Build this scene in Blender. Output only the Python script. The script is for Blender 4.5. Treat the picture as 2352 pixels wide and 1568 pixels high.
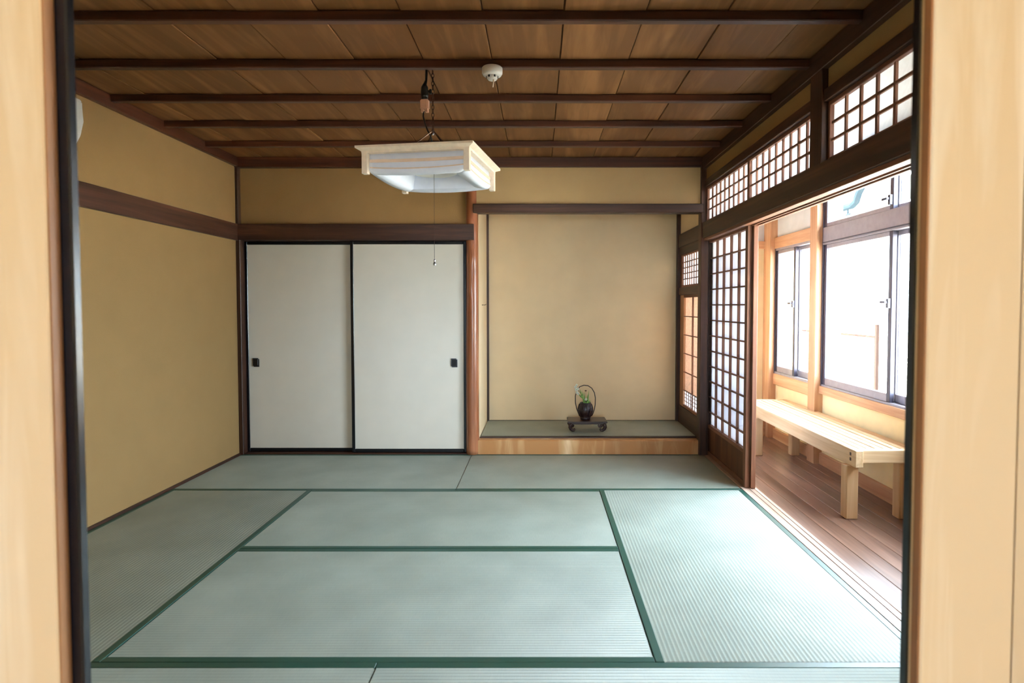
import bpy, bmesh, math, random
from mathutils import Vector, Matrix, noise

random.seed(7)
S = bpy.context.scene
COL = S.collection
for _o in list(bpy.data.objects):
    bpy.data.objects.remove(_o)

# ------------------------------------------------------------------ camera
cam_d = bpy.data.cameras.new('camera')
cam = bpy.data.objects.new('camera', cam_d)
COL.objects.link(cam)
cam.location = (2.4648, -1.0443, 1.2232)
cam.rotation_euler = (math.pi / 2 - 0.0342, 0, 0)
cam_d.sensor_width = 36.0
cam_d.lens = 1364.27 / 2352 * 36
cam_d.shift_x = (1176 - 1238.23) / 2352
cam_d.shift_y = (749.22 - 784) / 2352
cam_d.clip_start = 0.02
cam_d.dof.use_dof = True
cam_d.dof.focus_distance = 4.2
cam_d.dof.aperture_fstop = 3.6
S.camera = cam

# ------------------------------------------------------------------ sky, sun, exposure
SKY = 48.0
world = bpy.data.worlds.new('world')
S.world = world
world.use_nodes = True
bg = world.node_tree.nodes['Background']
bg.inputs[0].default_value = (0.72, 0.86, 1.0, 1)
bg.inputs[1].default_value = SKY

sun_d = bpy.data.lights.new('sun', 'SUN')
sun_d.energy = 230.0
sun_d.angle = 0.009
sun_d.color = (1.0, 0.93, 0.82)
sun = bpy.data.objects.new('sun', sun_d)
COL.objects.link(sun)
# the sun stands behind the house: it lights the garden and the fence only
sun.rotation_euler = Vector((0.62, -0.30, -0.72)).to_track_quat('-Z', 'Y').to_euler()


def portal(name, loc, rot, sx, sy):
    """a sampling guide that tells the renderer where the sky shows (gives no light of its own)"""
    d = bpy.data.lights.new(name, 'AREA')
    d.shape = 'RECTANGLE'
    d.size, d.size_y = sx, sy
    d.cycles.is_portal = True
    o = bpy.data.objects.new(name, d)
    COL.objects.link(o)
    o.location = loc
    o.rotation_euler = rot


portal('sky_opening', (4.80, 2.60, 1.42), (0, math.pi / 2, 0), 1.66, 1.90)
portal('sky_opening', (4.80, 1.34, 1.20), (0, math.pi / 2, 0), 1.2, 0.7)
portal('sky_opening', (4.80, 4.04, 1.18), (0, math.pi / 2, 0), 1.20, 0.80)
portal('sky_opening', (2.45, -3.45, 1.15), (math.pi / 2, 0, 0), 0.9, 0.9)

S.view_settings.view_transform = 'Standard'
S.view_settings.look = 'None'
S.view_settings.gamma = 1.0
S.view_settings.use_curve_mapping = False
S.view_settings.exposure = 0.0
S.cycles.max_bounces = 7
S.cycles.diffuse_bounces = 4
S.cycles.use_adaptive_sampling = True
S.cycles.adaptive_threshold = 0.03
S.cycles.transparent_max_bounces = 16
S.cycles.caustics_reflective = False
S.cycles.caustics_refractive = False
S.cycles.sample_clamp_indirect = 12.0


# ------------------------------------------------------------------ materials
def lin(c):
    return tuple((x / 255 / 12.92) if x / 255 <= 0.04045 else ((x / 255 + 0.055) / 1.055) ** 2.4 for x in c) + (1,)


MATS = {}


def new_mat(name):
    m = bpy.data.materials.new(name)
    m.use_nodes = True
    nt = m.node_tree
    b = nt.nodes['Principled BSDF']
    MATS[name] = m
    return m, nt, b


def N(nt, kind, **kw):
    n = nt.nodes.new(kind)
    for k, v in kw.items():
        if k in n.inputs:
            n.inputs[k].default_value = v
        else:
            setattr(n, k, v)
    return n


def coords(nt, scale, jitter=True):
    tc = N(nt, 'ShaderNodeTexCoord')
    mp = N(nt, 'ShaderNodeMapping')
    mp.inputs['Scale'].default_value = scale
    if jitter:
        oi = N(nt, 'ShaderNodeObjectInfo')
        ml = N(nt, 'ShaderNodeVectorMath', operation='SCALE')
        cb = N(nt, 'ShaderNodeCombineXYZ', X=3.7, Y=5.3, Z=7.9)
        nt.links.new(cb.outputs[0], ml.inputs[0])
        nt.links.new(oi.outputs['Random'], ml.inputs['Scale'])
        ad = N(nt, 'ShaderNodeVectorMath', operation='ADD')
        nt.links.new(tc.outputs['Object'], ad.inputs[0])
        nt.links.new(ml.outputs[0], ad.inputs[1])
        nt.links.new(ad.outputs[0], mp.inputs['Vector'])
    else:
        nt.links.new(tc.outputs['Object'], mp.inputs['Vector'])
    return mp.outputs[0]


def ramp(nt, fac, stops):
    r = N(nt, 'ShaderNodeValToRGB')
    e = r.color_ramp.elements
    e[0].position, e[0].color = stops[0][0], lin(stops[0][1])
    e[1].position, e[1].color = stops[-1][0], lin(stops[-1][1])
    for p, c in stops[1:-1]:
        x = e.new(p)
        x.color = lin(c)
    nt.links.new(fac, r.inputs[0])
    return r.outputs[0]


def wood(name, dark, light, axis='z', grain=26.0, rough=0.5, spec=0.4, figure=1.0, bump=0.12, vary=0.25):
    """timber with its grain along one axis of the piece"""
    m, nt, b = new_mat(name)
    along = 1.1
    sc = {'x': (along, grain, grain), 'y': (grain, along, grain), 'z': (grain, grain, along)}[axis]
    v = coords(nt, sc)
    n1 = N(nt, 'ShaderNodeTexNoise', Scale=1.0, Detail=3.0, Roughness=0.62, Distortion=0.9 * figure)
    nt.links.new(v, n1.inputs['Vector'])
    v2 = coords(nt, tuple(x * 0.22 for x in sc))
    n2 = N(nt, 'ShaderNodeTexNoise', Scale=1.0, Detail=1.0, Roughness=0.5, Distortion=1.6 * figure)
    nt.links.new(v2, n2.inputs['Vector'])
    wv = N(nt, 'ShaderNodeMath', operation='MULTIPLY')
    wv.inputs[1].default_value = 9.0
    nt.links.new(n2.outputs[0], wv.inputs[0])
    sn = N(nt, 'ShaderNodeMath', operation='SINE')
    nt.links.new(wv.outputs[0], sn.inputs[0])
    mx = N(nt, 'ShaderNodeMath', operation='MULTIPLY_ADD')
    mx.inputs[1].default_value = 0.16 * figure
    nt.links.new(sn.outputs[0], mx.inputs[0])
    nt.links.new(n1.outputs[0], mx.inputs[2])
    mid = tuple((a + c) / 2 for a, c in zip(dark, light))
    col = ramp(nt, mx.outputs[0], [(0.25, dark), (0.52, mid), (0.78, light)])
    oi = N(nt, 'ShaderNodeObjectInfo')
    mr = N(nt, 'ShaderNodeMapRange')
    mr.inputs['To Min'].default_value = 1 - vary / 2
    mr.inputs['To Max'].default_value = 1 + vary / 2
    nt.links.new(oi.outputs['Random'], mr.inputs['Value'])
    hs = N(nt, 'ShaderNodeHueSaturation')
    nt.links.new(col, hs.inputs['Color'])
    nt.links.new(mr.outputs[0], hs.inputs['Value'])
    nt.links.new(hs.outputs[0], b.inputs['Base Color'])
    b.inputs['Roughness'].default_value = rough
    b.inputs['Specular IOR Level'].default_value = spec
    if bump > 0.2:
        bp = N(nt, 'ShaderNodeBump', Strength=bump, Distance=0.002)
        nt.links.new(n1.outputs[0], bp.inputs['Height'])
        nt.links.new(bp.outputs[0], b.inputs['Normal'])
    return m


def woods(key, *a, **k):
    for ax in 'xyz':
        wood(key + '_' + ax, *a, axis=ax, **k)


def plain(name, c, rough=0.5, spec=0.5, metal=0.0, mottled=0.0, scale=30.0, bump=0.0, bscale=None):
    m, nt, b = new_mat(name)
    b.inputs['Roughness'].default_value = rough
    b.inputs['Specular IOR Level'].default_value = spec
    b.inputs['Metallic'].default_value = metal
    v = coords(nt, (1, 1, 1), False)
    n = N(nt, 'ShaderNodeTexNoise', Scale=scale, Detail=2.0)
    nt.links.new(v, n.inputs['Vector'])
    lo = tuple(x * (1 - mottled) for x in c)
    hi = tuple(min(255, x * (1 + mottled)) for x in c)
    nt.links.new(ramp(nt, n.outputs[0], [(0.3, lo), (0.7, hi)]), b.inputs['Base Color'])
    if bump:
        n2 = N(nt, 'ShaderNodeTexNoise', Scale=bscale or scale, Detail=1.0)
        nt.links.new(v, n2.inputs['Vector'])
        bp = N(nt, 'ShaderNodeBump', Strength=bump, Distance=0.003)
        nt.links.new(n2.outputs[0], bp.inputs['Height'])
        nt.links.new(bp.outputs[0], b.inputs['Normal'])
    return m


woods('timber', (54, 31, 21), (102, 64, 44), rough=0.45, spec=0.45)
woods('shoji_wood', (118, 74, 54), (168, 118, 90), rough=0.5, spec=0.35, grain=40)
woods('orange_wood', (184, 134, 98), (220, 178, 140), rough=0.5, spec=0.3, grain=22)
woods('pale_wood', (210, 184, 148), (238, 226, 206), rough=0.5, spec=0.3, grain=16, figure=1.3)
woods('bench_wood', (204, 166, 124), (234, 208, 172), rough=0.5, spec=0.35, grain=24)
wood('ceiling_wood', (120, 80, 44), (156, 108, 64), axis='y', grain=12, rough=0.6, spec=0.25, figure=1.7, bump=0.1, vary=0.16)
woods('batten_wood', (60, 30, 19), (104, 58, 37), rough=0.42, spec=0.5)
wood('veranda_wood', (106, 76, 62), (154, 116, 98), axis='y', grain=20, rough=0.30, spec=0.5, vary=0.14)
wood('log_wood', (146, 86, 54), (192, 132, 92), axis='z', grain=10, rough=0.28, spec=0.6, figure=1.8, bump=0.06)
wood('step_wood', (186, 130, 78), (236, 202, 156), axis='z', grain=6, rough=0.3, spec=0.5, figure=2.0, bump=0.04)
wood('panel_wood', (84, 52, 34), (130, 86, 58), axis='z', grain=14, rough=0.5, spec=0.35)
woods('jamb_wood', (138, 96, 62), (178, 130, 90), rough=0.5, spec=0.3)
woods('dark_lacquer_wood', (50, 30, 26), (84, 56, 48), rough=0.3, spec=0.5)
woods('sill_wood', (170, 140, 122), (222, 196, 176), rough=0.35, spec=0.5, grain=30)

plain('tan_plaster', (156, 124, 81), rough=0.95, spec=0.1, mottled=0.012, scale=5.0, bump=0.3, bscale=200.0)
plain('alcove_plaster', (238, 212, 172), rough=0.95, spec=0.1, mottled=0.012, scale=5.0, bump=0.3, bscale=200.0)
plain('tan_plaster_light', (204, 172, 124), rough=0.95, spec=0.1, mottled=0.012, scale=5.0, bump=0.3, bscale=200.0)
plain('cream_plaster', (240, 220, 176), rough=0.95, spec=0.1, mottled=0.02, scale=9.0)
plain('white_plaster', (228, 230, 232), rough=0.95, spec=0.1, mottled=0.02, scale=9.0)
plain('fusuma_paper', (230, 222, 208), rough=0.9, spec=0.15, mottled=0.01, scale=5.0)
plain('black_lacquer', (14, 15, 20), rough=0.22, spec=0.5, mottled=0.1)
plain('black_plastic', (18, 20, 20), rough=0.4, mottled=0.1)
plain('pull_metal', (24, 26, 34), rough=0.35, spec=0.6, mottled=0.15, scale=200)
plain('aluminium', (150, 144, 154), rough=0.38, spec=0.5, metal=0.35, mottled=0.03)
plain('aluminium_dark', (66, 62, 76), rough=0.4, spec=0.5, metal=0.3, mottled=0.03)
plain('white_plastic', (240, 238, 236), rough=0.35, spec=0.5, mottled=0.01)
plain('beige_plastic', (216, 168, 140), rough=0.5, mottled=0.02)
plain('lamp_wood', (246, 228, 208), rough=0.5, spec=0.3, mottled=0.03, scale=40)
plain('lamp_inner', (236, 240, 255), rough=0.6, spec=0.3, mottled=0.01)
plain('lamp_band', (226, 200, 178), rough=0.7, spec=0.2, mottled=0.02)
plain('chain_metal', (70, 46, 34), rough=0.35, metal=0.7, mottled=0.1)
plain('steel', (190, 190, 195), rough=0.25, metal=0.9, mottled=0.05)
plain('cord_brown', (52, 32, 24), rough=0.6, mottled=0.1)
plain('border_cloth', (5, 66, 52), rough=0.45, spec=1.0, mottled=0.06, scale=300)
plain('black_cloth', (26, 24, 24), rough=0.8, spec=0.2, mottled=0.1, scale=300)
plain('rush_body', (172, 158, 112), rough=0.8, mottled=0.05)
plain('concrete', (200, 198, 190), rough=0.9, mottled=0.06, scale=6)
plain('garden_gravel', (214, 206, 190), rough=0.95, mottled=0.08, scale=40)
plain('fence_paint', (226, 222, 214), rough=0.7, mottled=0.03)
plain('fence_metal', (32, 24, 22), rough=1.0, spec=0.0, mottled=0.05)
plain('gutter_plastic', (24, 32, 38), rough=1.0, spec=0.0, mottled=0.03)
plain('sun_block_slate', (16, 20, 25), rough=1.0, spec=0.0, mottled=0.1)
plain('leaf_green', (128, 170, 88), rough=0.5, spec=0.4, mottled=0.2, scale=60)
plain('stem_green', (70, 98, 44), rough=0.6, mottled=0.2, scale=60)
plain('petal_white', (244, 244, 236), rough=0.6, mottled=0.02)
plain('bud_brown', (74, 52, 30), rough=0.6, mottled=0.1)
plain('basket_weave', (34, 20, 22), rough=0.3, spec=0.6, mottled=0.3, scale=120, bump=0.6, bscale=160)
plain('reed', (220, 184, 158), rough=0.6, mottled=0.08, scale=60)


def paper_mat(name, c, trans):
    m, nt, b = new_mat(name)
    nt.nodes.remove(b)
    out = nt.nodes['Material Output']
    d = N(nt, 'ShaderNodeBsdfDiffuse')
    t = N(nt, 'ShaderNodeBsdfTranslucent')
    v = coords(nt, (1, 1, 1), False)
    n = N(nt, 'ShaderNodeTexNoise', Scale=60.0, Detail=6.0)
    nt.links.new(v, n.inputs['Vector'])
    r = ramp(nt, n.outputs[0], [(0.3, tuple(x * 0.97 for x in c)), (0.7, c)])
    nt.links.new(r, d.inputs[0])
    nt.links.new(r, t.inputs[0])
    mx = N(nt, 'ShaderNodeMixShader')
    mx.inputs[0].default_value = trans
    nt.links.new(d.outputs[0], mx.inputs[1])
    nt.links.new(t.outputs[0], mx.inputs[2])
    nt.links.new(mx.outputs[0], out.inputs[0])


paper_mat('shoji_paper', (246, 246, 250), 0.56)
paper_mat('warm_paper', (246, 226, 212), 0.62)
paper_mat('lamp_paper', (236, 240, 252), 0.5)


def glass_mat():
    m, nt, b = new_mat('window_glass')
    nt.nodes.remove(b)
    out = nt.nodes['Material Output']
    g = N(nt, 'ShaderNodeBsdfGlossy', Roughness=0.02)
    t = N(nt, 'ShaderNodeBsdfTransparent')
    t.inputs[0].default_value = (0.96, 0.98, 0.98, 1)
    f = N(nt, 'ShaderNodeFresnel', IOR=1.45)
    mx = N(nt, 'ShaderNodeMixShader')
    # the pane is a thin slab that does not bend the ray: only its front faces reflect
    gm = N(nt, 'ShaderNodeNewGeometry')
    sb = N(nt, 'ShaderNodeMath', operation='SUBTRACT')
    sb.inputs[0].default_value = 1.0
    nt.links.new(gm.outputs['Backfacing'], sb.inputs[1])
    mu = N(nt, 'ShaderNodeMath', operation='MULTIPLY')
    nt.links.new(f.outputs[0], mu.inputs[0])
    nt.links.new(sb.outputs[0], mu.inputs[1])
    nt.links.new(mu.outputs[0], mx.inputs[0])
    nt.links.new(t.outputs[0], mx.inputs[1])
    nt.links.new(g.outputs[0], mx.inputs[2])
    nt.links.new(mx.outputs[0], out.inputs[0])


glass_mat()


def tatami_mat_material(name, axis):
    """woven rush: ribs run along the length of the mat, the straws across it, so the sheen is stretched along the ribs"""
    m, nt, b = new_mat(name)
    v = coords(nt, (1, 1, 1), False)
    sep = N(nt, 'ShaderNodeSeparateXYZ')
    nt.links.new(v, sep.inputs[0])
    across = sep.outputs['Y' if axis == 'x' else 'X']
    ml = N(nt, 'ShaderNodeMath', operation='MULTIPLY')
    ml.inputs[1].default_value = math.pi / 0.0165
    nt.links.new(across, ml.inputs[0])
    sn = N(nt, 'ShaderNodeMath', operation='SINE')
    nt.links.new(ml.outputs[0], sn.inputs[0])
    ab = N(nt, 'ShaderNodeMath', operation='ABSOLUTE')
    nt.links.new(sn.outputs[0], ab.inputs[0])
    # straws
    sc = (420, 24, 1) if axis == 'x' else (24, 420, 1)
    mp = N(nt, 'ShaderNodeMapping')
    mp.inputs['Scale'].default_value = sc
    nt.links.new(v, mp.inputs['Vector'])
    ns = N(nt, 'ShaderNodeTexNoise', Scale=1.0, Detail=2.0)
    nt.links.new(mp.outputs[0], ns.inputs['Vector'])
    nb = N(nt, 'ShaderNodeTexNoise', Scale=3.0, Detail=3.0)
    nt.links.new(v, nb.inputs['Vector'])
    ma = N(nt, 'ShaderNodeMath', operation='MULTIPLY_ADD')
    ma.inputs[1].default_value = 0.45
    nt.links.new(ns.outputs[0], ma.inputs[0])
    nt.links.new(nb.outputs[0], ma.inputs[2])
    col = ramp(nt, ma.outputs[0], [(0.45, (132, 142, 128)), (0.72, (146, 156, 142)), (0.95, (158, 168, 154))])
    gr = N(nt, 'ShaderNodeMapRange')
    gr.inputs['From Max'].default_value = 0.5
    gr.inputs['To Min'].default_value = 0.74
    nt.links.new(ab.outputs[0], gr.inputs['Value'])
    hs = N(nt, 'ShaderNodeHueSaturation')
    nt.links.new(col, hs.inputs['Color'])
    nt.links.new(gr.outputs[0], hs.inputs['Value'])
    nt.links.new(hs.outputs[0], b.inputs['Base Color'])
    # round straws: each carries two flanks that lean along the mat, one half of the cover each; ribs swing the normal gently
    m2 = N(nt, 'ShaderNodeMath', operation='MULTIPLY')
    m2.inputs[1].default_value = 2 * math.pi / 0.0165
    nt.links.new(across, m2.inputs[0])
    s2 = N(nt, 'ShaderNodeMath', operation='SINE')
    nt.links.new(m2.outputs[0], s2.inputs[0])
    k2 = N(nt, 'ShaderNodeMath', operation='MULTIPLY')
    k2.inputs[1].default_value = 0.10
    nt.links.new(s2.outputs[0], k2.inputs[0])
    b2 = N(nt, 'ShaderNodeBsdfPrincipled')
    for bs, tilt in ((b, STRAW), (b2, -STRAW)):
        nt.links.new(hs.outputs[0], bs.inputs['Base Color'])
        bs.inputs['Roughness'].default_value = 0.5
        bs.inputs['Specular IOR Level'].default_value = 1.0
        bs.inputs['IOR'].default_value = 1.75
        cb = N(nt, 'ShaderNodeCombineXYZ', Z=1.0)
        cb.inputs['X' if axis == 'x' else 'Y'].default_value = tilt
        nt.links.new(k2.outputs[0], cb.inputs['Y' if axis == 'x' else 'X'])
        nm = N(nt, 'ShaderNodeVectorMath', operation='NORMALIZE')
        nt.links.new(cb.outputs[0], nm.inputs[0])
        nt.links.new(nm.outputs[0], bs.inputs['Normal'])
    mxs = N(nt, 'ShaderNodeMixShader')
    nt.links.new(b.outputs[0], mxs.inputs[1])
    nt.links.new(b2.outputs[0], mxs.inputs[2])
    nt.links.new(mxs.outputs[0], nt.nodes['Material Output'].inputs[0])


STRAW = 0.6
tatami_mat_material('tatami_x', 'x')
tatami_mat_material('tatami_y', 'y')

# ------------------------------------------------------------------ helpers
WLOC = {}
MESHES = {}


def mat_of(key):
    return MATS[key]


def link(name, me, key, loc, parent=None, label=None, cat=None, group=None, kind=None, smooth=False):
    o = bpy.data.objects.new(name, me)
    COL.objects.link(o)
    if me is not None and key and not me.materials:
        me.materials.append(mat_of(key))
    if me is not None and smooth:
        for p in me.polygons:
            p.use_smooth = True
    place(o, loc, parent)
    tag(o, label, cat, group, kind)
    return o


def place(o, loc, parent=None):
    loc = Vector(loc)
    if parent is not None:
        o.parent = parent
        o.location = loc - WLOC[parent.name]
    else:
        o.location = loc
    WLOC[o.name] = loc


def tag(o, label=None, cat=None, group=None, kind=None):
    if label:
        o['label'] = label
    if cat:
        o['category'] = cat
    if group:
        o['group'] = group
    if kind:
        o['kind'] = kind
    return o


def root(name, loc, label=None, cat=None, group=None, kind=None):
    o = bpy.data.objects.new(name, None)
    COL.objects.link(o)
    o.empty_display_size = 0.1
    place(o, loc)
    return tag(o, label, cat, group, kind)


def box_mesh(sx, sy, sz, key, bev):
    k = (round(sx, 4), round(sy, 4), round(sz, 4), key, bev)
    if k in MESHES:
        return MESHES[k]
    bm = bmesh.new()
    bmesh.ops.create_cube(bm, size=1.0)
    for v in bm.verts:
        v.co = Vector((v.co.x * sx, v.co.y * sy, v.co.z * sz))
    if bev:
        bmesh.ops.bevel(bm, geom=bm.edges[:], offset=min(bev, sx * 0.3, sy * 0.3, sz * 0.3), segments=1, affect='EDGES')
    me = bpy.data.meshes.new('block')
    bm.to_mesh(me)
    bm.free()
    MESHES[k] = me
    return me


def box(name, key, xr, yr, zr, parent=None, bev=0.0, **kw):
    sx, sy, sz = xr[1] - xr[0], yr[1] - yr[0], zr[1] - zr[0]
    if key in AXIS_FAMILIES:
        key = key + '_' + 'xyz'[max(range(3), key=lambda i: (sx, sy, sz)[i])]
    me = box_mesh(sx, sy, sz, key, bev)
    return link(name, me, key, ((xr[0] + xr[1]) / 2, (yr[0] + yr[1]) / 2, (zr[0] + zr[1]) / 2), parent, **kw)


AXIS_FAMILIES = {'timber', 'shoji_wood', 'orange_wood', 'pale_wood', 'bench_wood', 'batten_wood', 'dark_lacquer_wood', 'sill_wood', 'jamb_wood'}


def sheet(name, key, x, yr, zr, parent, **kw):
    """one sheet of paper in the plane of a screen"""
    w, h = yr[1] - yr[0], zr[1] - zr[0]
    k = ('sheet', round(w, 4), round(h, 4), key)
    if k not in MESHES:
        me = bpy.data.meshes.new('sheet')
        me.from_pydata([(0, -w / 2, -h / 2), (0, w / 2, -h / 2), (0, w / 2, h / 2), (0, -w / 2, h / 2)], [], [(0, 3, 2, 1)])
        MESHES[k] = me
    return link(name, MESHES[k], key, (x, (yr[0] + yr[1]) / 2, (zr[0] + zr[1]) / 2), parent, **kw)


def mesh_from(bm, name='mesh'):
    me = bpy.data.meshes.new(name)
    bmesh.ops.recalc_face_normals(bm, faces=bm.faces[:])
    bm.to_mesh(me)
    bm.free()
    return me


def tube(bm, pts, r, seg=8, caps=True):
    """a round bar through the points; r may be a list"""
    pts = [Vector(p) for p in pts]
    rs = r if isinstance(r, (list, tuple)) else [r] * len(pts)
    rings = []
    prev = None
    for i, p in enumerate(pts):
        d = (pts[min(i + 1, len(pts) - 1)] - pts[max(i - 1, 0)]).normalized()
        if prev is None:
            up = Vector((0, 0, 1)) if abs(d.z) < 0.9 else Vector((1, 0, 0))
            a = d.cross(up).normalized()
        else:
            a = (prev - d * prev.dot(d)).normalized()
        prev = a
        b = d.cross(a)
        rings.append([bm.verts.new(p + (a * math.cos(t) + b * math.sin(t)) * rs[i]) for t in (2 * math.pi * k / seg for k in range(seg))])
    for i in range(len(rings) - 1):
        for k in range(seg):
            bm.faces.new((rings[i][k], rings[i][(k + 1) % seg], rings[i + 1][(k + 1) % seg], rings[i + 1][k]))
    if caps:
        bm.faces.new(rings[0][::-1])
        bm.faces.new(rings[-1])


def lathe(bm, prof, seg=28, c=(0, 0, 0)):
    rings = []
    for r, z in prof:
        rings.append([bm.verts.new((c[0] + r * math.cos(2 * math.pi * k / seg), c[1] + r * math.sin(2 * math.pi * k / seg), c[2] + z)) for k in range(seg)])
    for i in range(len(rings) - 1):
        for k in range(seg):
            bm.faces.new((rings[i][k], rings[i][(k + 1) % seg], rings[i + 1][(k + 1) % seg], rings[i + 1][k]))
    bm.faces.new(rings[0][::-1])
    bm.faces.new(rings[-1])


def add_box(bm, xr, yr, zr):
    vs = [bm.verts.new((x, y, z)) for x in xr for y in yr for z in zr]
    for f in ((0, 1, 3, 2), (4, 6, 7, 5), (0, 4, 5, 1), (2, 3, 7, 6), (0, 2, 6, 4), (1, 5, 7, 3)):
        bm.faces.new([vs[i] for i in f])


def prism(bm, poly, y0, y1, axis='y'):
    """outline in two axes swept along the third"""
    def co(a, b, t):
        return {'y': (a, t, b), 'x': (t, a, b), 'z': (a, b, t)}[axis]
    A = [bm.verts.new(co(a, b, y0)) for a, b in poly]
    B = [bm.verts.new(co(a, b, y1)) for a, b in poly]
    bm.faces.new(A)
    bm.faces.new(B[::-1])
    n = len(poly)
    for i in range(n):
        bm.faces.new((A[i], A[(i + 1) % n], B[(i + 1) % n], B[i]))


U = 0.955
W = 4 * U           # 3.82: width and depth of the room
CEIL = 2.425
TRIM = [0]


def trim(key, xr, yr, zr, label, bev=0.003):
    TRIM[0] += 1
    return box('trim_%d' % TRIM[0], key, xr, yr, zr, None, bev, label=label, kind='structure')


def wall(name, key, xr, yr, zr, label=None):
    return box(name, key, xr, yr, zr, None, 0, label=label, kind='structure')


# ------------------------------------------------------------------ shell
box('floor', 'concrete', (-0.1, 3.82), (-0.12, 4.7), (-0.30, -0.056), None, 0, label='bare floor slab under the straw mats', kind='structure')
wall('wall_left', 'tan_plaster', (-0.14, 0.0), (-0.12, 4.8), (-0.3, 2.56), 'tan plaster wall with a dark rail along it')
# back wall above the closet doors
wall('wall_back', 'tan_plaster', (0.0, 1.92), (3.845, 3.90), (1.80, 2.56), 'tan plaster panel above the closet doors')
wall('wall_closet', 'tan_plaster', (-0.14, 1.95), (4.70, 4.84), (-0.3, 2.56))
wall('wall_alcove_top', 'tan_plaster_light', (1.90, 3.80), (3.815, 3.865), (2.03, 2.56), 'tan plaster panel above the alcove lintel')
wall('wall_alcove_back', 'alcove_plaster', (1.95, 3.86), (4.65, 4.84), (-0.3, 2.56), 'plain beige plaster wall at the back of the alcove')
wall('wall_alcove_side', 'alcove_plaster', (1.92, 1.966), (3.87, 4.65), (-0.05, 2.56), 'narrow plaster side wall of the alcove')
wall('wall_right', 'tan_plaster', (3.815, 3.87), (-0.12, 3.80), (2.225, 2.56), 'tan plaster strip above the paper transom')
wall('wall_alcove_window', 'alcove_plaster', (3.805, 3.87), (3.86, 4.65), (1.88, 2.56), 'small plaster panel above the alcove window')
wall('wall_veranda_end', 'cream_plaster', (3.87, 4.9), (4.62, 4.84), (-0.3, 1.80), 'cream plaster wall closing the end of the veranda')
wall('wall_veranda_end_top', 'white_plaster', (3.87, 4.9), (4.625, 4.84), (1.80, 2.56), 'white plaster panel high on the veranda end wall')

# ceiling: boards run away from the viewer, battens across
ceil = root('ceiling', (1.91, 1.91, CEIL), 'dark brown board ceiling with thin cross battens', kind='structure')
bw = 0.3345
x0 = 0.895 - 3 * bw
k = 0
while x0 < W:
    a, b_ = max(0.0, x0), min(W, x0 + bw)
    if b_ - a > 0.02:
        dz = 0.004 * (k % 2)
        box('ceiling_board', 'ceiling_wood', (a + 0.0022, b_ - 0.0022), (-0.06, 3.84), (CEIL + dz, CEIL + 0.016 + dz), ceil, 0.002)
    x0 += bw
    k += 1
box('ceiling_backing', 'ceiling_wood', (-0.05, 3.86), (-0.12, 3.86), (CEIL + 0.022, CEIL + 0.05), ceil)
for i in range(8):
    y = 3.5 * U - i * 0.5 * U
    if y > 0.05:
        box('ceiling_batten', 'batten_wood', (0.0, W), (y - 0.019, y + 0.019), (2.384, CEIL), ceil, 0.004)
wall('ceiling_alcove', 'ceiling_wood', (1.95, 3.82), (3.86, 4.66), (2.40, 2.44))
wall('ceiling_veranda', 'ceiling_wood', (3.86, 4.72), (-0.2, 4.66), (2.34, 2.37))
wall('roof', 'sun_block_slate', (-0.9, 5.05), (-4.1, 5.4), (2.58, 2.72))  # unseen slab added over the house to keep the sun out of the rooms

# ceiling cornices
trim('batten_wood', (0.0, 0.034), (0.0, 3.82), (2.35, 2.424), 'dark ceiling trim along the tan side wall')
trim('batten_wood', (0.0, 3.80), (3.79, 3.85), (2.345, 2.424), 'dark ceiling trim along the back wall')
trim('timber', (3.782, 3.85), (0.0, 3.82), (2.33, 2.424), 'dark ceiling trim above the paper transom')

# long rails (nageshi)
trim('timber', (-0.01, 0.024), (0.0, 3.82), (1.755, 1.888), 'broad dark rail along the tan side wall')
trim('timber', (0.0, 1.936), (3.788, 3.90), (1.757, 1.888), 'broad dark rail above the closet doors')
trim('timber', (3.785, 3.825), (0.0, 4.60), (1.772, 1.895), 'broad dark rail along the veranda side running into the alcove')
# kamoi under it, with two grooves cut into its underside
kam = root('lintel_veranda', (3.87, 1.9, 1.80), 'grooved wooden door head above the veranda opening', kind='structure')
box('groove_rail', 'shoji_wood', (3.800, 3.846), (0.0, 3.80), (1.752, 1.80), kam, 0.002)
box('groove_rail', 'shoji_wood', (3.870, 3.880), (0.0, 3.80), (1.752, 1.80), kam, 0.001)
box('groove_rail', 'shoji_wood', (3.904, 3.925), (0.0, 3.80), (1.752, 1.80), kam, 0.002)
box('head_block', 'timber', (3.825, 3.925), (0.0, 3.80), (1.772, 1.90), kam, 0.002)

# corner posts and pillars
trim('timber', (0.0, 0.024), (3.80, 3.85), (1.88, 2.35), 'slim dark corner post above the rail')
trim('timber', (0.0, 0.034), (3.80, 3.90), (0.0, 1.76), 'slim dark corner post beside the closet doors')
trim('timber', (3.775, 3.835), (3.78, 3.87), (0.0, 2.36), 'square dark post at the corner of the alcove')
trim('timber', (3.785, 3.86), (1.765, 1.885), (1.89, 2.34), 'short dark hanging post between the paper transoms')
trim('timber', (1.955, 1.985), (4.615, 4.655), (0.10, 2.40), 'thin dark strip in the far corner of the alcove beside the log')
trim('timber', (3.775, 3.83), (4.60, 4.655), (0.10, 2.40), 'thin dark strip in the far corner of the alcove beside its window')
trim('timber', (1.930, 3.795), (3.775, 3.875), (1.976, 2.048), 'brown lintel beam across the top of the alcove', 0.004)
trim('timber', (0.03, 1.88), (3.815, 3.90), (-0.055, 0.010), 'dark grooved sill under the closet doors')
trim('timber', (-0.01, 0.012), (0.0, 3.81), (-0.05, 0.016), 'dark strip between the straw mats and the side wall')

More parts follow.
